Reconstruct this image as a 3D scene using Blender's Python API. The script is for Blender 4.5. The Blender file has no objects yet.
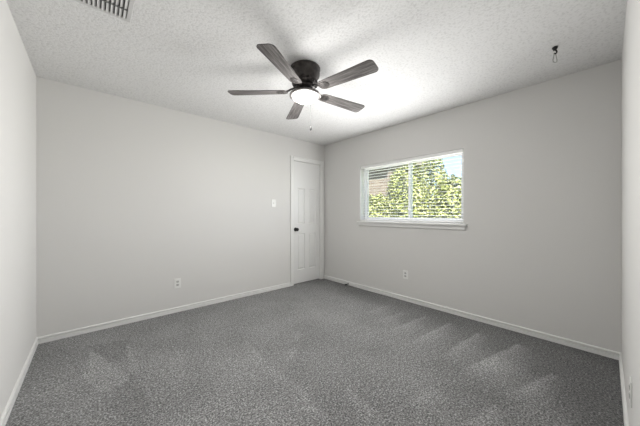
import bpy, bmesh, math, random
from mathutils import Vector, Matrix, noise
random.seed(7)
PI = math.pi
S = bpy.context.scene
COL = S.collection

# ------------------------------------------------------------------ room numbers (metres)
H = 2.44            # ceiling height
WX = 3.576          # room length along the door wall
WY = 3.544          # room length along the window wall
WT = 0.16           # wall thickness
WIN = (-2.369, -0.839, 1.062, 1.952)      # window opening y0, y1, z0, z1 in the east wall
DOOR = (-0.705, -0.088, 2.086)            # door opening x0, x1, top in the north wall

# ------------------------------------------------------------------ camera
cam_d = bpy.data.cameras.new('camera')
cam = bpy.data.objects.new('camera', cam_d)
COL.objects.link(cam)
cam.location = (-3.2049, -3.4647, 1.1874)
cam.rotation_euler = (PI / 2, 0, math.radians(48.1995) - PI / 2)
cam_d.sensor_width = 36.0
cam_d.lens = 256.3 / 640 * 36.0
cam_d.shift_y = 0.8 / 640
cam_d.clip_start = 0.01
S.camera = cam

# ------------------------------------------------------------------ world, sun, daylight, exposure
S.view_settings.view_transform = 'Standard'
S.view_settings.look = 'None'
S.view_settings.gamma = 1.0
S.view_settings.use_curve_mapping = False
S.view_settings.exposure = 0.05

w = bpy.data.worlds.new('world')
S.world = w
w.use_nodes = True
nt = w.node_tree
nt.nodes.clear()
out = nt.nodes.new('ShaderNodeOutputWorld')
bg = nt.nodes.new('ShaderNodeBackground')
sky = nt.nodes.new('ShaderNodeTexSky')
sky.sky_type = 'HOSEK_WILKIE'
sky.sun_direction = (-0.55, -0.35, 0.76)
sky.turbidity = 2.6
haze = nt.nodes.new('ShaderNodeMix')
haze.data_type = 'RGBA'
haze.inputs[0].default_value = 0.2
haze.inputs[7].default_value = (0.14, 0.145, 0.15, 1)
nt.links.new(sky.outputs[0], haze.inputs[6])
nt.links.new(haze.outputs[2], bg.inputs[0])
nt.links.new(bg.outputs[0], out.inputs[0])
bg.inputs[1].default_value = 9.0


def light(name, kind, loc, energy, color=(1, 1, 1), target=None, size=None, size_y=None, **kw):
    d = bpy.data.lights.new(name, kind)
    d.energy = energy
    d.color = color
    if kind == 'AREA':
        d.shape = 'RECTANGLE'
        d.size = size
        d.size_y = size_y or size
    for k, v in kw.items():
        setattr(d, k, v)
    o = bpy.data.objects.new(name, d)
    COL.objects.link(o)
    o.location = loc
    if target is not None:
        o.rotation_euler = (Vector(target) - Vector(loc)).to_track_quat('-Z', 'Y').to_euler()
    return o


light('sun', 'SUN', (-6, -5, 8), 20, (1.0, 0.95, 0.86), (0, 0, 0), angle=0.01)
# daylight arriving through the window: skylight between glass and blind, and what the open slats throw into the room
for x_, z_, e_, tg_, sp_ in ((-0.03, 1.50, 24, (-3.0, -1.604, 1.5), 180), (0.088, 1.50, 8, (-3.0, -1.604, 1.5), 100),
                             (-0.17, 1.50, 12, (-3.0, -2.05, 2.15), 110)):
    dl = light('window_daylight', 'AREA', (x_, -1.604, z_), e_, (1.0, 0.995, 0.985), tg_, 1.44, 0.82, spread=math.radians(sp_))
    dl.visible_camera = False


# ------------------------------------------------------------------ helpers
def tag(o, label=None, cat=None, group=None, kind=None):
    if label: o['label'] = label
    if cat: o['category'] = cat
    if group: o['group'] = group
    if kind: o['kind'] = kind
    return o


def add_box(bm, x0, x1, y0, y1, z0, z1, mtx=None):
    vs = [bm.verts.new((x, y, z)) for z in (z0, z1) for y in (y0, y1) for x in (x0, x1)]
    for f in ((0, 2, 3, 1), (4, 5, 7, 6), (0, 1, 5, 4), (2, 6, 7, 3), (0, 4, 6, 2), (1, 3, 7, 5)):
        bm.faces.new([vs[i] for i in f])
    if mtx is not None:
        bmesh.ops.transform(bm, matrix=mtx, verts=vs)
    return vs


def add_lathe(bm, prof, n=48, mtx=None, flute=None):
    """prof: list of (r, z) top to bottom; revolved about z."""
    rings = []
    allv = []
    for i, (r, z) in enumerate(prof):
        if r < 1e-6:
            v = bm.verts.new((0, 0, z)); rings.append([v]); allv.append(v); continue
        ring = []
        for k in range(n):
            a = 2 * PI * k / n
            rr = r
            if flute and flute[0] <= i <= flute[1]:
                rr = r + flute[2] * (1 if k % 4 < 2 else -1)
            v = bm.verts.new((rr * math.cos(a), rr * math.sin(a), z))
            ring.append(v); allv.append(v)
        rings.append(ring)
    for a, b in zip(rings, rings[1:]):
        for k in range(n):
            k2 = (k + 1) % n
            if len(a) == 1 and len(b) == 1: continue
            if len(a) == 1: bm.faces.new((a[0], b[k], b[k2]))
            elif len(b) == 1: bm.faces.new((a[k], b[0], a[k2]))
            else: bm.faces.new((a[k], b[k], b[k2], a[k2]))
    if mtx is not None:
        bmesh.ops.transform(bm, matrix=mtx, verts=allv)


def add_tube(bm, pts, r, n=10, closed=False):
    pts = [Vector(p) for p in pts]
    m = len(pts)
    rings = []
    up = Vector((0.123, 0.456, 0.88)).normalized()
    for i, p in enumerate(pts):
        a = pts[(i - 1) % m] if (closed or i > 0) else p
        b = pts[(i + 1) % m] if (closed or i < m - 1) else p
        t = (b - a).normalized()
        u = t.cross(up).normalized()
        v = t.cross(u).normalized()
        up = v.cross(t) if False else up
        rr = r[i] if isinstance(r, (list, tuple)) else r
        rings.append([bm.verts.new(p + (u * math.cos(2 * PI * k / n) + v * math.sin(2 * PI * k / n)) * rr) for k in range(n)])
    for i in range(m if closed else m - 1):
        a, b = rings[i], rings[(i + 1) % m]
        for k in range(n):
            bm.faces.new((a[k], a[(k + 1) % n], b[(k + 1) % n], b[k]))
    if not closed:
        bm.faces.new(rings[0]); bm.faces.new(rings[-1])


def add_prism(bm, poly, vec, mtx=None):
    """poly: list of 3-D points; extruded by vec."""
    vec = Vector(vec)
    a = [bm.verts.new(p) for p in poly]
    b = [bm.verts.new(Vector(p) + vec) for p in poly]
    n = len(poly)
    bm.faces.new(a); bm.faces.new(list(reversed(b)))
    for i in range(n):
        bm.faces.new((a[i], b[i], b[(i + 1) % n], a[(i + 1) % n]))
    if mtx is not None:
        bmesh.ops.transform(bm, matrix=mtx, verts=a + b)
    return a + b


def obj(name, bm, mat, parent=None, smooth=False, bevel=0, seg=2):
    bmesh.ops.recalc_face_normals(bm, faces=bm.faces)
    me = bpy.data.meshes.new(name)
    bm.to_mesh(me)
    bm.free()
    for m in (mat if isinstance(mat, (list, tuple)) else [mat]):
        me.materials.append(m)
    if smooth:
        for p in me.polygons: p.use_smooth = True
    o = bpy.data.objects.new(name, me)
    COL.objects.link(o)
    if parent: o.parent = parent
    if bevel:
        b = o.modifiers.new('bevel', 'BEVEL'); b.width = bevel; b.segments = seg; b.limit_method = 'ANGLE'
        b.angle_limit = math.radians(40)
    if smooth:
        try:
            me.set_sharp_from_angle(angle=math.radians(38))
        except Exception:
            pass
    return o


def empty(name, loc=(0, 0, 0), rz=0):
    o = bpy.data.objects.new(name, None)
    o.location = loc
    o.rotation_euler = (0, 0, rz)
    o.empty_display_size = 0.05
    COL.objects.link(o)
    return o


NB = bmesh.new


# ------------------------------------------------------------------ materials
def mat(name, col, rough=0.6, metal=0.0, spec=0.5, emit=None, emit_s=0.0):
    m = bpy.data.materials.new(name)
    m.use_nodes = True
    b = m.node_tree.nodes['Principled BSDF']
    b.inputs['Base Color'].default_value = (*col, 1)
    b.inputs['Roughness'].default_value = rough
    b.inputs['Metallic'].default_value = metal
    b.inputs['Specular IOR Level'].default_value = spec
    if emit:
        b.inputs['Emission Color'].default_value = (*emit, 1)
        b.inputs['Emission Strength'].default_value = emit_s
    return m


def N(m, t, **kw):
    n = m.node_tree.nodes.new(t)
    for k, v in kw.items():
        setattr(n, k, v)
    return n


def L(m, a, b):
    m.node_tree.links.new(a, b)


def coords(m, scale=(1, 1, 1), which='Object'):
    tc = N(m, 'ShaderNodeTexCoord')
    mp = N(m, 'ShaderNodeMapping')
    mp.inputs['Scale'].default_value = scale
    L(m, tc.outputs[which], mp.inputs['Vector'])
    return mp.outputs[0]


def noise_tex(m, vec, scale, detail=2, rough=0.5):
    n = N(m, 'ShaderNodeTexNoise')
    n.inputs['Scale'].default_value = scale
    n.inputs['Detail'].default_value = detail
    n.inputs['Roughness'].default_value = rough
    L(m, vec, n.inputs['Vector'])
    return n.outputs['Fac']


def ramp(m, fac, stops):
    r = N(m, 'ShaderNodeValToRGB')
    while len(r.color_ramp.elements) < len(stops):
        r.color_ramp.elements.new(0.5)
    for e, (p, c) in zip(r.color_ramp.elements, stops):
        e.position = p
        e.color = (*c, 1) if len(c) == 3 else c
    L(m, fac, r.inputs[0])
    return r.outputs[0]


def bump(m, h, strength, dist):
    b = N(m, 'ShaderNodeBump')
    b.inputs['Strength'].default_value = strength
    b.inputs['Distance'].default_value = dist
    L(m, h, b.inputs['Height'])
    L(m, b.outputs[0], m.node_tree.nodes['Principled BSDF'].inputs['Normal'])
    return b


def bsdf(m): return m.node_tree.nodes['Principled BSDF']


M_wall = mat('wall_paint', (0.685, 0.677, 0.66), 0.75, spec=0.25)
v = coords(M_wall)
bump(M_wall, noise_tex(M_wall, v, 90, 3), 0.25, 0.002)

M_ceil = mat('ceiling_popcorn', (0.80, 0.795, 0.785), 0.9, spec=0.1)
v = coords(M_ceil)
n1 = noise_tex(M_ceil, v, 62, 3, 0.65)
r1 = ramp(M_ceil, n1, [(0.36, (0, 0, 0)), (0.62, (1, 1, 1))])
bump(M_ceil, r1, 0.32, 0.004)
c1 = ramp(M_ceil, n1, [(0.33, (0.67, 0.667, 0.66)), (0.50, (0.79, 0.788, 0.782))])
L(M_ceil, c1, bsdf(M_ceil).inputs['Base Color'])

M_trim = mat('white_trim_paint', (0.78, 0.78, 0.765), 0.4)
M_door = mat('white_door_paint', (0.76, 0.76, 0.75), 0.38)
M_vinyl = mat('white_vinyl', (0.86, 0.86, 0.87), 0.35)
M_slat = mat('white_blind_slat', (0.86, 0.86, 0.85), 0.4)
M_plate = mat('white_plastic', (0.80, 0.80, 0.78), 0.3)
M_slot = mat('dark_slot', (0.05, 0.05, 0.05), 0.6)
M_recep = mat('receptacle_plastic', (0.50, 0.50, 0.48), 0.35)
M_bronze = mat('dark_bronze', (0.035, 0.031, 0.030), 0.42, 0.5)
v = coords(M_bronze)
cb = ramp(M_bronze, noise_tex(M_bronze, v, 30, 3), [(0.3, (0.022, 0.019, 0.018)), (0.75, (0.075, 0.066, 0.062))])
L(M_bronze, cb, bsdf(M_bronze).inputs['Base Color'])
M_pewter = mat('aged_pewter', (0.16, 0.15, 0.145), 0.38, 0.7)
M_black = mat('black_metal', (0.012, 0.012, 0.012), 0.35, 0.4)
M_rubber = mat('black_rubber', (0.015, 0.015, 0.015), 0.7)
M_wire = mat('pale_wire', (0.42, 0.42, 0.40), 0.35, 0.5)
M_chain = mat('chain_metal', (0.012, 0.012, 0.011), 0.7, 0.0)
M_globe = mat('lit_frosted_glass', (0.9, 0.9, 0.88), 0.4, emit=(1.0, 0.985, 0.955), emit_s=4.0)

M_blade = mat('weathered_grey_wood', (0.2, 0.19, 0.18), 0.7, spec=0.2)
v = coords(M_blade, (1.3, 22, 22))
g1 = noise_tex(M_blade, v, 4.0, 5, 0.62)
cbl = ramp(M_blade, g1, [(0.28, (0.048, 0.043, 0.041)), (0.5, (0.115, 0.106, 0.102)), (0.72, (0.25, 0.235, 0.228))])
L(M_blade, cbl, bsdf(M_blade).inputs['Base Color'])
bump(M_blade, g1, 0.2, 0.001)

M_reg = mat('register_white_enamel', (0.62, 0.615, 0.61), 0.4)
M_duct = mat('dark_duct', (0.16, 0.16, 0.16), 0.7)

# carpet: short grey cut pile, pile lay and painted floor shade stored per vertex
M_carpet = mat('grey_carpet', (0.13, 0.13, 0.13), 0.95, spec=0.05)
v = coords(M_carpet)
f1 = noise_tex(M_carpet, v, 95, 3, 0.75)
f2 = noise_tex(M_carpet, v, 33, 2, 0.6)
f3 = noise_tex(M_carpet, v, 2.2, 3, 0.5)
ca = ramp(M_carpet, f1, [(0.32, (0.035, 0.035, 0.035)), (0.5, (0.210, 0.210, 0.209)), (0.68, (0.58, 0.578, 0.576))])
cm = ramp(M_carpet, f2, [(0.3, (0.78, 0.78, 0.78)), (0.7, (1.22, 1.22, 1.22))])
cl = ramp(M_carpet, f3, [(0.3, (0.88, 0.88, 0.88)), (0.7, (1.12, 1.12, 1.12))])
att = N(M_carpet, 'ShaderNodeAttribute', attribute_name='pile_lay_and_shade')


def mul(m, a, b):
    x = N(m, 'ShaderNodeVectorMath', operation='MULTIPLY')
    L(m, a, x.inputs[0]); L(m, b, x.inputs[1])
    return x.outputs[0]


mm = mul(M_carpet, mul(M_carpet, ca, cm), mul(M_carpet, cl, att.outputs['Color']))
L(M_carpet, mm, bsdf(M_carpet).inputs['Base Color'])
bump(M_carpet, f1, 0.8, 0.008)
bsdf(M_carpet).inputs['Sheen Weight'].default_value = 0.15

M_glass = bpy.data.materials.new('window_glass')
M_glass.use_nodes = True
t = M_glass.node_tree
t.nodes.clear()
o_ = t.nodes.new('ShaderNodeOutputMaterial')
mx = t.nodes.new('ShaderNodeMixShader')
tr = t.nodes.new('ShaderNodeBsdfTransparent')
tr.inputs[0].default_value = (0.96, 0.98, 0.97, 1)
gl = t.nodes.new('ShaderNodeBsdfGlossy')
gl.inputs['Roughness'].default_value = 0.02
mx.inputs[0].default_value = 0.05
t.links.new(tr.outputs[0], mx.inputs[1]); t.links.new(gl.outputs[0], mx.inputs[2]); t.links.new(mx.outputs[0], o_.inputs[0])

M_leaf = []
for i, c in enumerate([(0.235, 0.265, 0.07), (0.40, 0.42, 0.17), (0.035, 0.045, 0.018)]):
    m = mat('leaf_green_%d' % i, c, 0.5)
    bsdf(m).inputs['Subsurface Weight'].default_value = 0.0
    M_leaf.append(m)
M_bark = mat('bark', (0.13, 0.10, 0.07), 0.9)
v = coords(M_bark, (1, 1, 0.2))
bump(M_bark, noise_tex(M_bark, v, 30, 3), 0.6, 0.01)
M_grass = mat('lawn', (0.22, 0.28, 0.08), 0.9)
v = coords(M_grass)
cg = ramp(M_grass, noise_tex(M_grass, v, 40, 4), [(0.3, (0.12, 0.17, 0.04)), (0.7, (0.34, 0.38, 0.13))])
L(M_grass, cg, bsdf(M_grass).inputs['Base Color'])

M_brick = mat('brown_brick', (0.3, 0.2, 0.15), 0.85)
tc = N(M_brick, 'ShaderNodeTexCoord')
sp = N(M_brick, 'ShaderNodeSeparateXYZ')
cx_ = N(M_brick, 'ShaderNodeCombineXYZ')
L(M_brick, tc.outputs['Object'], sp.inputs[0])
ad = N(M_brick, 'ShaderNodeMath', operation='ADD')
L(M_brick, sp.outputs[0], ad.inputs[0]); L(M_brick, sp.outputs[1], ad.inputs[1])
L(M_brick, ad.outputs[0], cx_.inputs[0]); L(M_brick, sp.outputs[2], cx_.inputs[1])
br = N(M_brick, 'ShaderNodeTexBrick')
br.inputs['Scale'].default_value = 1.0
br.inputs['Brick Width'].default_value = 0.21
br.inputs['Row Height'].default_value = 0.075
br.inputs['Mortar Size'].default_value = 0.008
br.inputs['Color1'].default_value = (0.105, 0.075, 0.058, 1)
br.inputs['Color2'].default_value = (0.17, 0.125, 0.098, 1)
br.inputs['Mortar'].default_value = (0.25, 0.24, 0.215, 1)
L(M_brick, cx_.outputs[0], br.inputs['Vector'])
L(M_brick, br.outputs['Color'], bsdf(M_brick).inputs['Base Color'])
M_shingle = mat('roof_shingle', (0.20, 0.17, 0.15), 0.9)
v = coords(M_shingle)
cs = ramp(M_shingle, noise_tex(M_shingle, v, 14, 3), [(0.3, (0.13, 0.11, 0.10)), (0.7, (0.30, 0.26, 0.23))])
L(M_shingle, cs, bsdf(M_shingle).inputs['Base Color'])
M_fascia = mat('fascia_paint', (0.6, 0.57, 0.5), 0.6)

# ------------------------------------------------------------------ room shell
# pixel-free list of vacuum strokes: each a wedge on the floor (tip, tail, width at tip, width at tail, gain)
def smooth(a, b, x):
    t_ = max(0.0, min(1.0, (x - a) / (b - a)))
    return t_ * t_ * (3 - 2 * t_)


# vacuum strokes in the pile: edge start, edge end, width of the brushed-up band, side of the band, gain
STROKES = [
    ((-0.301, -2.926), (-1.25, -2.70), 0.17, 1, 0.62), ((-0.337, -2.604), (-1.15, -2.53), 0.13, 1, 0.50),
    ((-0.302, -2.322), (-1.18, -2.235), 0.12, 1, 0.42), ((-0.311, -2.058), (-1.05, -1.975), 0.11, 1, 0.34),
    ((-0.400, -1.815), (-0.90, -1.765), 0.10, 1, 0.24), ((-0.35, -1.56), (-0.85, -1.52), 0.09, 1, 0.18),
    ((-0.657, -3.195), (-1.25, -3.00), 0.11, 1, 0.50), ((-1.329, -2.996), (-1.70, -2.92), 0.12, 1, 0.40),
    ((-1.461, -2.680), (-1.80, -2.62), 0.10, 1, 0.28),
    ((-3.25, -0.90), (-3.54, -1.01), 0.05, 1, 0.25), ((-2.949, -0.605), (-2.916, -1.47), 0.05, -1, 0.20),
    ((-2.116, -1.203), (-2.167, -1.779), 0.07, -1, 0.24), ((-2.167, -1.70), (-2.128, -2.148), 0.09, -1, 0.24),
    ((-2.128, -2.05), (-2.201, -2.433), 0.08, -1, 0.28), ((-1.90, -2.30), (-1.95, -2.66), 0.09, -1, 0.30),
    ((-1.64, -1.42), (-1.82, -1.60), 0.07, -1, 0.22), ((-1.85, -1.64), (-2.02, -1.80), 0.08, -1, 0.26),
    ((-2.60, -1.00), (-2.75, -1.60), 0.10, -1, 0.12), ((-2.35, -0.55), (-2.45, -1.10), 0.10, 1, 0.10),
]
PATCHES = [   # brushed-up (lighter) and brushed-down (darker) patches of pile
    ([(-3.21, -0.463), (-3.029, -1.025), (-3.007, -1.185), (-3.155, -1.232), (-3.257, -0.962)], 0.24),
    ([(-3.237, -0.348), (-2.921, -0.458), (-3.005, -0.87), (-3.079, -0.841)], -0.16),
    ([(-3.05, -1.22), (-2.93, -1.05), (-2.92, -1.55), (-3.02, -1.70), (-3.12, -1.45)], -0.12),
]
# tips of the strokes: the strip of pile beyond them, next to the window wall, is painted darker, pile lay mixed with shade below the window
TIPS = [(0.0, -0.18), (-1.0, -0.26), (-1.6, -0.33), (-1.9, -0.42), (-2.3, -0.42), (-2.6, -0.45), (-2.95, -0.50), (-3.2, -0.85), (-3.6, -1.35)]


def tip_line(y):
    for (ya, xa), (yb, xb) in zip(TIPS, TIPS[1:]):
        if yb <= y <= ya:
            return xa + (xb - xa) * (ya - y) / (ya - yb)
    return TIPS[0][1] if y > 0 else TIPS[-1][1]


def in_poly(poly, x, y):
    c, n_ = False, len(poly)
    for i in range(n_):
        (xa, ya), (xb, yb) = poly[i], poly[i - 1]
        if (ya > y) != (yb > y) and x < (xb - xa) * (y - ya) / (yb - ya) + xa:
            c = not c
    return c


def pile(x, y):
    w1, w2 = noise.noise(Vector((x * 7, y * 7, 0))), noise.noise(Vector((x * 7, y * 7, 9)))
    xx, yy = x + 0.014 * w1, y + 0.014 * w2
    g = 0.90 + 0.07 * smooth(-1.8, -2.8, x) + 0.05 * noise.noise(Vector((x * 1.7, y * 1.7, 4)))  # base tone; the lighter west side is painted brightness, not pile lay
    g -= 0.20 * smooth(-0.45, 0.10, xx - tip_line(yy)) + 0.10 * smooth(-2.2, -3.3, y) * smooth(-2.2, -1.0, x)  # floor shade painted in along the window wall and towards the southeast
    for (a, b, wd, side, k) in STROKES:
        dx, dy = b[0] - a[0], b[1] - a[1]
        ln = math.hypot(dx, dy)
        s_ = ((xx - a[0]) * dx + (yy - a[1]) * dy) / (ln * ln)
        if -0.02 < s_ < 1.0:
            d = -side * ((xx - a[0]) * dy - (yy - a[1]) * dx) / ln
            wd_ = wd * (0.35 + 0.65 * min(1, s_ * 2))
            if -0.015 < d < wd * 3:
                crisp = max(0.0, min(1.0, (d + 0.012) / 0.02))
                g += k * 0.95 * crisp * math.exp(-(max(0, d) / wd_) ** 1.5) * (1 - smooth(0.45, 1.0, s_)) * smooth(-0.02, 0.02, s_)
    for poly, k in PATCHES:
        if in_poly(poly, xx, yy):
            g += k
    return g


bm = NB()
n = 400
gv = [[bm.verts.new((-WX - WT + (WX + 2 * WT) * i / n, -WY - WT + (WY + 2 * WT) * j / n, 0)) for i in range(n + 1)] for j in range(n + 1)]
for j in range(n):
    for i in range(n):
        bm.faces.new((gv[j][i], gv[j][i + 1], gv[j + 1][i + 1], gv[j + 1][i]))
bmesh.ops.solidify  # (floor slab added below)
add_box(bm, -WX - WT, WT, -WY - WT, WT, -0.12, -0.004)
floor = obj('floor', bm, M_carpet)
tag(floor, 'grey cut-pile carpet covering the whole bedroom floor', 'floor', kind='structure')
ca_ = floor.data.color_attributes.new('pile_lay_and_shade', 'FLOAT_COLOR', 'POINT')
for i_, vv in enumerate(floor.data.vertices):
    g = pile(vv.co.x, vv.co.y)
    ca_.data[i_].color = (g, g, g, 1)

bm = NB()
add_box(bm, -WX - WT, WT, -WY - WT, WT, H, H + 0.12)
REG = (-3.345, -3.037, -1.616, -1.418)      # register louvre field x0 x1 y0 y1
tag(obj('ceiling', bm, M_ceil), 'white popcorn-textured ceiling', 'ceiling', kind='structure')

bm = NB()   # north wall with the door opening
add_box(bm, -WX - WT, DOOR[0], 0, WT, 0, H)
add_box(bm, DOOR[1], WT, 0, WT, 0, H)
add_box(bm, DOOR[0], DOOR[1], 0, WT, DOOR[2], H)
add_box(bm, DOOR[0], DOOR[1], 0.10, WT, 0, DOOR[2])
tag(obj('wall_north', bm, M_wall), 'light greige wall with the white door at its right end', 'wall', kind='structure')

bm = NB()   # east wall with the window opening
y0, y1, z0, z1 = WIN
add_box(bm, 0, WT, -WY - WT, y0, 0, H)
add_box(bm, 0, WT, y1, 0, 0, H)
add_box(bm, 0, WT, y0, y1, 0, z0)
add_box(bm, 0, WT, y0, y1, z1, H)
tag(obj('wall_east', bm, M_wall), 'light greige wall with the wide window', 'wall', kind='structure')
bm = NB(); add_box(bm, -WX - WT, -WX, -WY - WT, 0, 0, H)
tag(obj('wall_west', bm, M_wall), 'bright wall along the left edge of the photo', 'wall', kind='structure')
bm = NB(); add_box(bm, -WX, 0, -WY - WT, -WY, 0, H)
tag(obj('wall_south', bm, M_wall), 'bright narrow slice of wall along the right edge of the photo', 'wall', kind='structure')


# baseboards: profile in (depth, height)
BP = [(0, 0), (0.0140, 0), (0.0140, 0.038), (0.0130, 0.041), (0.0015, 0.041), (0.0010, 0.053), (0.0120, 0.055),
      (0.0120, 0.068), (0.0060, 0.075), (0, 0.076)]


def baseboard(name, a, b, nrm, label):
    """a, b: ends on the wall line (x, y); nrm: unit normal into the room."""
    bm = NB()
    add_prism(bm, [(a[0] + nrm[0] * d, a[1] + nrm[1] * d, z * 0.80) for d, z in BP], (b[0] - a[0], b[1] - a[1], 0))
    tag(obj(name, bm, M_trim), label, 'baseboard', kind='structure')


baseboard('baseboard_north', (-WX, 0), (-0.7625, 0), (0, -1), 'white baseboard under the wall left of the door')
baseboard('baseboard_east', (0, -WY), (0, 0), (-1, 0), 'white baseboard under the window wall')
baseboard('baseboard_west', (-WX, -WY), (-WX, -0.0142), (1, 0), 'white baseboard along the left wall')
baseboard('baseboard_south', (-WX + 0.0142, -WY), (-0.0142, -WY), (0, 1), 'white baseboard along the right wall')

# ------------------------------------------------------------------ door
x0, x1, zt = DOOR
lx0, lx1, lz0, lz1 = x0 + 0.012, x1 - 0.012, 0.012, zt - 0.012
FY = 0.022                                   # front face of the leaf (set slightly back from the wall)
bm = NB()
W = lx1 - lx0
st = 0.098                                   # stile
mw = 0.085                                   # mullion between the panels
pw = (W - 2 * st - mw) / 2
cols = [(lx0 + st, lx0 + st + pw), (lx0 + st + pw + mw, lx1 - st)]
rows = [(0.235, 0.850), (1.015, 1.620)]
xs = [lx0, cols[0][0], cols[0][1], cols[1][0], cols[1][1], lx1]
zs = [lz0, rows[0][0], rows[0][1], rows[1][0], rows[1][1], lz1]
gr = {}
for i, x in enumerate(xs):
    for j, z in enumerate(zs):
        gr[i, j] = bm.verts.new((x, FY, z))
pan = []
for i in range(5):
    for j in range(5):
        f = bm.faces.new((gr[i, j], gr[i + 1, j], gr[i + 1, j + 1], gr[i, j + 1]))
        if i in (1, 3) and j in (1, 3): pan.append((xs[i], xs[i + 1], zs[j], zs[j + 1], f))
for (a, b, c, d, f) in pan:                   # moulded raised panels
    bm.faces.remove(f)
    prev = [(a, FY, c), (b, FY, c), (b, FY, d), (a, FY, d)]
    pv = [min(bm.verts, key=lambda v_: (v_.co - Vector(p)).length) for p in prev]
    for ins, dep in ((0.006, 0.010), (0.014, 0.011), (0.032, 0.003), (0.036, 0.002)):
        q = [(a + ins, FY + dep, c + ins), (b - ins, FY + dep, c + ins), (b - ins, FY + dep, d - ins), (a + ins, FY + dep, d - ins)]
        qv = [bm.verts.new(p) for p in q]
        for k in range(4):
            bm.faces.new((pv[k], pv[(k + 1) % 4], qv[(k + 1) % 4], qv[k]))
        pv = qv
    bm.faces.new(pv)
# sides and back of the leaf
add_box(bm, lx0, lx1, FY + 0.013, FY + 0.035, lz0, lz1)
for (a, b, c, d) in ((lx0, lx0 + .001, lz0, lz1), (lx1 - .001, lx1, lz0, lz1), (lx0, lx1, lz1 - .001, lz1), (lx0, lx1, lz0, lz0 + .001)):
    add_box(bm, a, b, FY + .0005, FY + .014, c, d)
door = obj('door_1', bm, M_door)
tag(door, 'white four-panel interior door with a black knob, closed', 'door', kind='structure')
bm = NB()
kx, kz = -0.640, 0.925
R_ = Matrix.Translation((kx, FY, kz)) @ Matrix.Rotation(PI / 2, 4, 'X')
add_lathe(bm, [(0, 0), (0.033, 0), (0.033, 0.005), (0.028, 0.009), (0.014, 0.012), (0.011, 0.030), (0.016, 0.036), (0.026, 0.042),
               (0.0285, 0.052), (0.026, 0.062), (0.016, 0.068), (0, 0.070)], 32, R_)
k_ = obj('door_knob', bm, M_black, door, True)
k_['label'] = 'black round knob on a round rosette'
bm = NB()
for hz in (0.22, 1.02, 1.82):
    add_box(bm, lx1 - 0.001, lx1 + 0.009, FY - 0.006, FY + 0.004, hz - 0.045, hz + 0.045)
obj('door_hinges', bm, M_door, door)

# casing and jamb
bm = NB()
ow = 0.057
for (a, b) in ((x0 - ow, x0 + 0.0), (x1, x1 + ow)):
    s = 1 if a < x0 else -1
    o_, i_ = (a, b) if s == 1 else (b, a)
    prof = [(o_, 0), (o_, -0.016), (o_ + s * .012, -0.018), (o_ + s * .020, -0.013), (i_ - s * .020, -0.011), (i_ - s * .006, -0.008), (i_ + s * .0, -0.005), (i_, 0)]
    add_prism(bm, [(p, q, 0) for p, q in prof], (0, 0, zt + ow))
prof = [(zt + ow, 0), (zt + ow, -0.016), (zt + ow - .012, -0.018), (zt + ow - .020, -0.013), (zt + .020, -0.011), (zt + .006, -0.008), (zt, -0.005), (zt, 0)]
add_prism(bm, [(x0, q, z) for z, q in prof], (x1 - x0, 0, 0))
add_box(bm, x0, x0 + 0.010, -0.004, 0.10, 0, zt)
add_box(bm, x1 - 0.010, x1, -0.004, 0.10, 0, zt)
add_box(bm, x0 + .01, x1 - .01, -0.004, 0.10, zt - 0.010, zt)
tag(obj('trim_1', bm, M_trim), 'white moulded casing around the closed door', 'door trim', kind='structure')

# ------------------------------------------------------------------ window
y0, y1, z0, z1 = WIN
win = empty('window_1', (0, 0, 0))
tag(win, 'wide white two-pane sliding window with a projecting sill', 'window', kind='structure')
bm = NB()
a, b = 0.095, 0.15
add_box(bm, a, b, y0, y0 + 0.035, z0, z1)
add_box(bm, a, b, y1 - 0.035, y1, z0, z1)
add_box(bm, a, b, y0 + .035, y1 - .035, z1 - 0.035, z1)
add_box(bm, a, b, y0 + .035, y1 - .035, z0, z0 + 0.045)
obj('window_frame', bm, M_vinyl, win, bevel=0.003)
ym = -1.640
for (ya, yb, xa) in ((ym - 0.022, y1 - 0.035, 0.122), (y0 + 0.035, ym + 0.022, 0.100)):
    bm = NB()
    xb = xa + 0.020
    t_ = 0.030
    add_box(bm, xa, xb, ya, ya + t_, z0 + .045, z1 - .035)
    add_box(bm, xa, xb, yb - t_, yb, z0 + .045, z1 - .035)
    add_box(bm, xa, xb, ya + t_, yb - t_, z1 - .035 - t_, z1 - .035)
    add_box(bm, xa, xb, ya + t_, yb - t_, z0 + .045, z0 + .045 + t_)
    sash = obj('window_sash', bm, M_vinyl, win, bevel=0.002)
    bm = NB()
    add_box(bm, xa + .008, xa + .012, ya + t_ - .004, yb - t_ + .004, z0 + .045 + t_ - .004, z1 - .035 - t_ + .004)
    obj('glass_pane', bm, M_glass, sash)
# stool, apron and painted reveal lining
bm = NB()
add_box(bm, -0.045, 0.0, y0 - 0.035, y1 + 0.035, z0 - 0.012, z0 + 0.010)
add_box(bm, -0.001, 0.094, y0 + .0005, y1 - .0005, z0 + 0.0005, z0 + 0.010)
add_prism(bm, [(0, y0 - 0.020, z0 - .012), (-0.020, y0 - 0.020, z0 - .012), (-0.018, y0 - 0.020, z0 - .055), (-0.010, y0 - 0.020, z0 - .066), (0, y0 - 0.020, z0 - .068)],
          (0, y1 - y0 + 0.04, 0))
obj('window_sill', bm, M_trim, win, bevel=0.003)
bm = NB()
add_box(bm, -0.001, 0.095, y0, y0 + 0.006, z0 + .01, z1)
add_box(bm, -0.001, 0.095, y1 - 0.006, y1, z0 + .01, z1)
add_box(bm, -0.001, 0.095, y0 + .006, y1 - .006, z1 - 0.006, z1)
obj('window_reveal', bm, M_trim, win)

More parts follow.
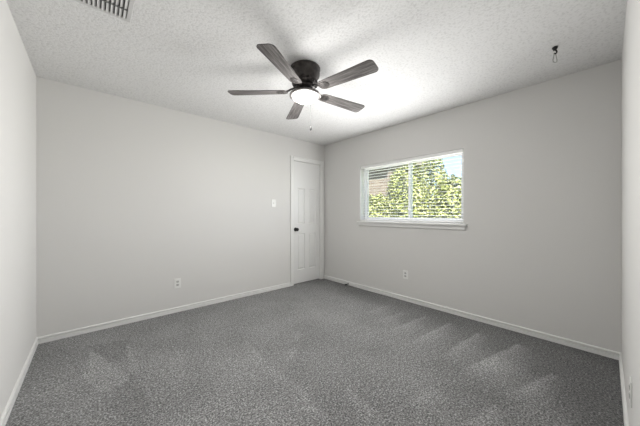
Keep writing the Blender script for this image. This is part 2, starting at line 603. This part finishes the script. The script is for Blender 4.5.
# ------------------------------------------------------------------ blind
blind = empty('window_blind', (0.034, -1.604, z1 - 0.008))
tag(blind, 'white horizontal two-inch slat blind with open slats hanging in the window', 'blind')
yb0, yb1 = y0 + 0.014 + 1.604, y1 - 0.014 + 1.604
bm = NB()
add_box(bm, -0.026, 0.026, yb0, yb1, -0.042, -0.001)
obj('head_rail', bm, M_slat, blind, bevel=0.002)
bm = NB()
top, bot = -0.062, z0 + 0.03 - (z1 - 0.008)
ns = 19
tilt = math.radians(5)
for k in range(ns):
    zc = top + (bot + 0.030 - top) * k / (ns - 1)
    pts = []
    for sgn in (1, -1):
        row = []
        for q in range(5):
            u_ = -0.024 + 0.012 * q
            h_ = 0.0016 * (1 - (u_ / 0.024) ** 2)
            row.append((u_ * math.cos(tilt) - 0, (u_ * math.sin(tilt)) + h_ + 0.0008 * sgn))
        pts += row if sgn == 1 else row[::-1]
    add_prism(bm, [(p, yb0, zc + q) for p, q in pts], (0, yb1 - yb0, 0))
obj('slats', bm, M_slat, blind)
bm = NB()
add_box(bm, -0.025, 0.025, yb0, yb1, bot - 0.012, bot + 0.006)
obj('bottom_rail', bm, M_slat, blind, bevel=0.003)
bm = NB()
for yy in (yb0 + 0.12, yb0 + 0.50, 0.0, yb1 - 0.50, yb1 - 0.12):
    for xx in (-0.0262, 0.0262):
        add_tube(bm, [(xx, yy, -0.04), (xx, yy, bot)], 0.0011, 6)
obj('ladder_cords', bm, M_slat, blind)
bm = NB()
add_tube(bm, [(-0.031, yb1 - 0.06, -0.03), (-0.031, yb1 - 0.06, -0.52)], 0.004, 8)
obj('tilt_wand', bm, M_slat, blind, True)

# ------------------------------------------------------------------ ceiling fan
FX, FYc = -1.828, -1.733
fan = empty('ceiling_fan', (FX, FYc, H))
tag(fan, 'five-blade hugger ceiling fan with grey wood blades and lit glass bowl', 'ceiling fan')
bm = NB()
add_lathe(bm, [(0, -0.0005), (0.126, -0.0005), (0.131, -0.006), (0.131, -0.014), (0.126, -0.020), (0.126, -0.062), (0.122, -0.072),
               (0.112, -0.088), (0.104, -0.102), (0.100, -0.112), (0.105, -0.120), (0.112, -0.132), (0.106, -0.148), (0.085, -0.156), (0, -0.156)], 64, flute=(9, 12, 0.0035))
obj('motor_housing', bm, M_bronze, fan, True)
bm = NB()
add_lathe(bm, [(0, -0.150), (0.072, -0.150), (0.082, -0.155), (0.082, -0.172), (0.070, -0.180), (0.056, -0.184), (0.053, -0.205), (0.060, -0.212), (0, -0.212)], 48)
obj('flywheel_hub', bm, M_bronze, fan, True)
bm = NB()
add_lathe(bm, [(0.056, -0.195), (0.070, -0.200), (0.090, -0.206), (0.110, -0.214), (0.126, -0.222), (0.134, -0.232), (0.134, -0.242), (0.126, -0.246), (0.113, -0.240), (0, -0.236)], 64)
obj('light_fitter', bm, M_pewter, fan, True)
bm = NB()
pr = [(0.113, -0.2405)]
for k in range(1, 11):
    a_ = k / 10 * PI / 2
    pr.append((0.113 * math.cos(a_) if k < 10 else 0, -0.2405 - 0.052 * math.sin(a_)))
add_lathe(bm, pr, 56)
gb = obj('glass_bowl', bm, M_globe, fan, True)
gb['label'] = 'round frosted glass bowl, lit white'

PITCH = math.radians(-10)
TILT = -0.0
for k in range(5):
    ang = math.radians(136.52 + 72 * k)
    # iron bracket
    arm = bpy.data.objects.new('blade_bracket', None)
    bm = NB()
    zb = -0.205
    prof = [(0.060, 0.016, -0.168), (0.095, 0.014, -0.170), (0.125, 0.013, -0.180), (0.150, 0.018, -0.194), (0.175, 0.034, -0.198), (0.205, 0.040, -0.198), (0.235, 0.030, -0.198), (0.250, 0.012, -0.198)]
    prev = None
    for (x_, hw, zz) in prof:
        tl = PITCH * min(1, max(0, (x_ - 0.12) / 0.05))
        ring = []
        for (sy, sz) in ((-1, -1), (1, -1), (1, 1), (-1, 1)):
            yy = sy * hw
            ring.append(bm.verts.new((x_, yy * math.cos(tl), zz + yy * math.sin(tl) + sz * 0.003 - 0.007 * (x_ > 0.16))))
        if prev:
            for q in range(4): bm.faces.new((prev[q], prev[(q + 1) % 4], ring[(q + 1) % 4], ring[q]))
        else: bm.faces.new(ring)
        prev = ring
    bm.faces.new(prev)
    for (sx, sy) in ((0.188, 0.018), (0.188, -0.018), (0.232, 0.0)):
        add_lathe(bm, [(0, 0.003), (0.006, 0.002), (0.006, -0.001), (0, -0.004)], 10,
                  Matrix.Translation((sx, sy, -0.2085 + sy * math.sin(PITCH))))
    o = obj('blade_bracket', bm, M_bronze, fan, True, bevel=0.0015)
    o.rotation_euler = (0, 0, ang)
    # blade
    bm = NB()
    r0, r1, w0, w1 = 0.150, 0.661, 0.052, 0.068
    pts = []
    def corner(cx, cy, rad, a0, a1, m_=7):
        return [(cx + rad * math.cos(a0 + (a1 - a0) * i / (m_ - 1)), cy + rad * math.sin(a0 + (a1 - a0) * i / (m_ - 1))) for i in range(m_)]
    pts += corner(r1 - 0.036, w1 - 0.036, 0.036, PI / 2, 0)
    pts += corner(r1 - 0.036, -w1 + 0.036, 0.036, 0, -PI / 2)
    pts += corner(r0 + 0.046, -w0 + 0.046, 0.046, -PI / 2, -PI)
    pts += corner(r0 + 0.046, w0 - 0.046, 0.046, PI, PI / 2)
    add_prism(bm, [(p, q, -0.003) for p, q in pts], (0, 0, 0.006))
    o = obj('blade', bm, M_blade, fan, bevel=0.001)
    o.location = (0, 0, zb + 0.003)
    o.rotation_euler = (Matrix.Rotation(ang, 3, 'Z') @ Matrix.Rotation(PITCH, 3, 'X')).to_euler()
bm = NB()
cp = Vector((0.052 * math.sin(math.radians(48.2)) + 0.125 * math.cos(math.radians(48.2)) * 0.25, -0.052 * math.cos(math.radians(48.2)) + 0.125 * 0.25, 0))
cp = Vector((0.118, 0.068, 0))
add_tube(bm, [(cp.x * .9, cp.y * .9, -0.222), (cp.x * 1.02, cp.y * 1.02, -0.232), (cp.x * 1.02, cp.y * 1.02, -0.30), (cp.x * 1.02, cp.y * 1.02, -0.455)], 0.0013, 6)
pc = obj('pull_chain', bm, M_chain, fan, True)
bm = NB()
add_lathe(bm, [(0, -0.452), (0.003, -0.454), (0.0065, -0.466), (0.0075, -0.482), (0.004, -0.492), (0, -0.494)], 16,
          Matrix.Translation((cp.x * 1.02, cp.y * 1.02, 0)))
obj('chain_pull', bm, M_black, pc, True)
light('fan_lamp', 'POINT', (FX, FYc, 2.06), 13, (1.0, 0.985, 0.96), shadow_soft_size=0.12).visible_camera = False
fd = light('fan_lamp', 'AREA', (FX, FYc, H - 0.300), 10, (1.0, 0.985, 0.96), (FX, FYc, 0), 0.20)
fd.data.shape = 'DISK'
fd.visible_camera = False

# ------------------------------------------------------------------ ceiling register
rx0, rx1, ry0, ry1 = REG
reg = empty('air_vent', ((rx0 + rx1) / 2, (ry0 + ry1) / 2, H))
tag(reg, 'white rectangular ceiling air vent with two rows of louvres', 'vent')
hx, hy = (rx1 - rx0) / 2, (ry1 - ry0) / 2
bm = NB()
fl = 0.024
for (a, b, c, d) in ((-hx - fl, hx + fl, -hy - fl, -hy), (-hx - fl, hx + fl, hy, hy + fl), (-hx - fl, -hx, -hy, hy), (hx, hx + fl, -hy, hy)):
    add_box(bm, a, b, c, d, -0.010, -0.0005)
obj('vent_frame', bm, M_reg, reg, bevel=0.003)
bm = NB()
add_box(bm, -hx, hx, -hy, hy, -0.002, -0.0005)
obj('vent_duct', bm, M_duct, reg)
bm = NB()
nl = 15
for k in range(nl):
    xc = -hx + (k + 0.5) * 2 * hx / nl
    for (c, d) in ((-hy, -0.004), (0.004, hy)):
        add_box(bm, -0.0075, 0.0075, c, d, -0.0007, 0.0007, Matrix.Translation((xc, 0, -0.0085)) @ Matrix.Rotation(math.radians(-28), 4, 'Y'))
obj('louvres', bm, M_reg, reg)
bm = NB()
add_box(bm, -hx, hx, -0.0035, 0.0035, -0.016, -0.002)
obj('vent_divider', bm, M_duct, reg)

# ------------------------------------------------------------------ ceiling hook with wire loop
hk = empty('ceiling_hook', (-0.606, -3.206, H))
tag(hk, 'small dark ceiling hook with a pale wire loop hanging from it', 'hook')
bm = NB()
add_lathe(bm, [(0, -0.0005), (0.016, -0.0005), (0.018, -0.006), (0.015, -0.014), (0.009, -0.022), (0, -0.022)], 24)
obj('mounting_plate', bm, M_black, hk, True)
bm = NB()
pts = [(0, 0, -0.012), (0, 0, -0.022)] + [(0.013 * math.cos(a_) * 0.7, -0.013 * math.cos(a_) * 0.7, -0.036 - 0.014 * math.sin(a_)) for a_ in [PI * 0.75 * -1 + 0.3 * i for i in range(16)]]
add_tube(bm, pts, 0.0050, 8)
obj('hook', bm, M_black, hk, True)
bm = NB()
pts = []
dv = Vector((0.745, -0.667, 0))
for (u_, z_) in ((0.0, -0.048), (0.006, -0.052), (0.009, -0.070), (0.015, -0.098), (0.013, -0.112), (0.0, -0.116), (-0.013, -0.112), (-0.015, -0.098), (-0.009, -0.070), (-0.006, -0.052)):
    pts.append((dv.x * u_, dv.y * u_, z_))
add_tube(bm, pts, 0.0028, 8, closed=True)
o = obj('wire_loop', bm, M_wire, hk, True)
o['label'] = 'pale bent wire loop'


# ------------------------------------------------------------------ outlets, switch, doorstop
def outlet(loc, rz, label, wd=0.072, hg=0.116, group=None):
    t = empty('wall_outlet', loc, rz)      # local -y points into the room
    tag(t, label, 'outlet', group)
    bm = NB()
    add_box(bm, -wd / 2, wd / 2, -0.006, -0.0003, -hg / 2, hg / 2)
    obj('cover_plate', bm, M_plate, t, bevel=0.002)
    for s in (1, -1):
        bm = NB()
        zc = s * 0.0195
        pts = [(0.0165 * math.cos(a_), 0, zc + 0.0145 * math.sin(a_)) for a_ in [2 * PI * i / 24 for i in range(24)]]
        pts = [(p[0], -0.006, max(zc - 0.0125, min(zc + 0.0125, p[2]))) for p in pts]
        add_prism(bm, pts, (0, -0.0015, 0))
        r = obj('receptacle', bm, M_recep, t)
        bm = NB()
        add_box(bm, -0.0075, -0.0050, -0.0082, -0.0074, zc - 0.001, zc + 0.008)
        add_box(bm, 0.0050, 0.0075, -0.0082, -0.0074, zc - 0.001, zc + 0.007)
        add_box(bm, -0.0022, 0.0022, -0.0082, -0.0074, zc - 0.009, zc - 0.005)
        obj('slots', bm, M_slot, r)
    bm = NB()
    add_lathe(bm, [(0, 0.0012), (0.003, 0.0008), (0.003, 0)], 12, Matrix.Translation((0, -0.006, 0)) @ Matrix.Rotation(PI / 2, 4, 'X'))
    obj('plate_screw', bm, M_plate, t)
    return t


outlet((-2.423, 0, 0.347), 0, 'white duplex outlet low on the wall left of the door')
outlet((0, -1.634, 0.357), -PI / 2, 'white duplex outlet on the wall below the window')
outlet((-1.30, -WY, 0.345), PI, 'white duplex outlet on the narrow wall slice at the right edge')

sw = empty('light_switch', (-1.080, 0, 1.352))
tag(sw, 'white light switch on the wall beside the door', 'light switch')
bm = NB()
add_box(bm, -0.036, 0.036, -0.006, -0.0003, -0.058, 0.058)
obj('cover_plate', bm, M_plate, sw, bevel=0.002)
bm = NB()
add_prism(bm, [(-0.005, -0.006, -0.012), (-0.005, -0.006, 0.012), (-0.005, -0.016, 0.010), (-0.005, -0.009, -0.006)], (0.010, 0, 0))
obj('toggle', bm, M_plate, sw)

ds = empty('door_stop', (-0.0140, -0.600, 0.022))
tag(ds, 'small black door stop on the baseboard right of the door', 'door stop')
bm = NB()
R_ = Matrix.Rotation(-PI / 2, 4, 'Y')
add_lathe(bm, [(0, 0.0002), (0.011, 0.0002), (0.011, 0.003), (0.006, 0.006)], 20, R_)
pts = [(-0.005 - 0.045 * i / 90, 0.0055 * math.cos(i * 0.9), 0.0055 * math.sin(i * 0.9)) for i in range(91)]
add_tube(bm, pts, 0.0022, 6)
obj('spring', bm, M_black, ds, True)
bm = NB()
add_lathe(bm, [(0, 0.048), (0.009, 0.048), (0.0105, 0.052), (0.0105, 0.064), (0.008, 0.070), (0, 0.071)], 20, R_)
obj('rubber_tip', bm, M_rubber, ds, True)

# ------------------------------------------------------------------ outdoors, seen through the window
bm = NB()
add_box(bm, 0.30, 40, -30, 30, -0.45, -0.35)
tag(obj('ground', bm, M_grass), 'sunlit lawn outside the window', 'ground', kind='structure')


def shrub(x, y, rad, h, nleaf, label, seed):
    rnd = random.Random(seed)
    t = empty('shrub', (x, y, -0.35))
    tag(t, label, 'shrub', 'shrubs outside the window')
    bm = NB()
    for k in range(nleaf):
        # shell-biased point in an upright lumpy ellipsoid
        while True:
            d = Vector((rnd.gauss(0, 1), rnd.gauss(0, 1), rnd.gauss(0, 1)))
            if d.length > 0.1: break
        d.normalize()
        rr = rnd.uniform(0.62, 1.0) ** 0.6
        lump = 1 + 0.10 * noise.noise(d * 2.3 + Vector((seed, 0, 0)))
        d = Vector((d.x, d.y, d.z)); c = Vector((d.x * rad * rr * lump, d.y * rad * rr * lump, h * 0.52 + d.z * h * 0.48 * rr * lump))
        if c.z < 0.1: c.z = 0.1 + rnd.random() * 0.3
        nr = (d + Vector((rnd.gauss(0, .5), rnd.gauss(0, .5), rnd.gauss(0, .5) + 0.25))).normalized()
        tx = nr.cross(Vector((rnd.gauss(0, 1), rnd.gauss(0, 1), rnd.gauss(0, 1)))).normalized()
        ty = nr.cross(tx)
        ln = rnd.uniform(0.028, 0.052)
        wd = ln * 0.42
        p = [c - tx * ln, c - tx * ln * .2 + ty * wd - nr * .006, c + tx * ln, c - tx * ln * .2 - ty * wd - nr * .006]
        q = [bm.verts.new(a) for a in p]
        f1 = bm.faces.new((q[0], q[2], q[1])); f2 = bm.faces.new((q[0], q[3], q[2]))
        mi = rnd.choice((0, 0, 1, 1, 2, 2))
        f1.material_index = mi; f2.material_index = mi
    obj('foliage', bm, M_leaf, t)
    bm = NB()
    for k in range(5):
        a_ = k * 1.3 + seed
        add_tube(bm, [(0, 0, 0), (0.12 * math.cos(a_), 0.12 * math.sin(a_), h * .3), (rad * .5 * math.cos(a_), rad * .5 * math.sin(a_), h * .72)], [0.03, 0.02, 0.008], 6)
    obj('stems', bm, M_bark, t)


SH = [
    (2.60, 2.62, 0.43, 1.95, 'low sunlit shrub outside at the far left end of the hedge'),
    (2.60, 1.66, 0.43, 1.80, 'low shrub before the brick house, second from the left end of the hedge'),
    (2.60, 0.70, 0.43, 2.12, 'low yellow-green shrub left of the mullion, with the brick house above it'),
    (2.60, -0.27, 0.43, 2.85, 'tall yellow-green shrub just right of the window mullion'),
    (2.60, -1.24, 0.43, 2.42, 'yellow-green shrub near the right end of the window'),
    (2.60, -2.16, 0.43, 2.40, 'yellow-green shrub cut off by the right edge of the window'),
    (3.62, 0.62, 0.45, 2.95, 'back-row shrub showing above the low shrub of the left pane'),
    (3.62, -0.35, 0.44, 3.25, 'tallest back-row shrub, rising behind the right pane beside the mullion'),
    (3.62, -1.32, 0.44, 2.45, 'back-row shrub under the patch of blue sky'),
]
for i, (x, y, r, h, lab) in enumerate(SH):
    shrub(x, y, r, h, 8500, lab, i * 3 + 1)

ho = empty('neighbor_house', (5.6, 3.6, -0.35))
tag(ho, 'brown brick neighbouring house seen through the upper left of the window', 'house')
bm = NB(); add_box(bm, 0, 2.6, -1.3, 7, 0, 3.7)
obj('brick_wall', bm, M_brick, ho)
bm = NB()
add_prism(bm, [(-0.45, -1.6, 3.7), (3.0, -1.6, 3.7), (1.3, -1.6, 4.6)], (0, 9.0, 0))
obj('roof', bm, M_shingle, ho)
bm = NB(); add_box(bm, -0.48, -0.45, -1.6, 7.4, 3.60, 3.76)
obj('fascia', bm, M_fascia, ho)
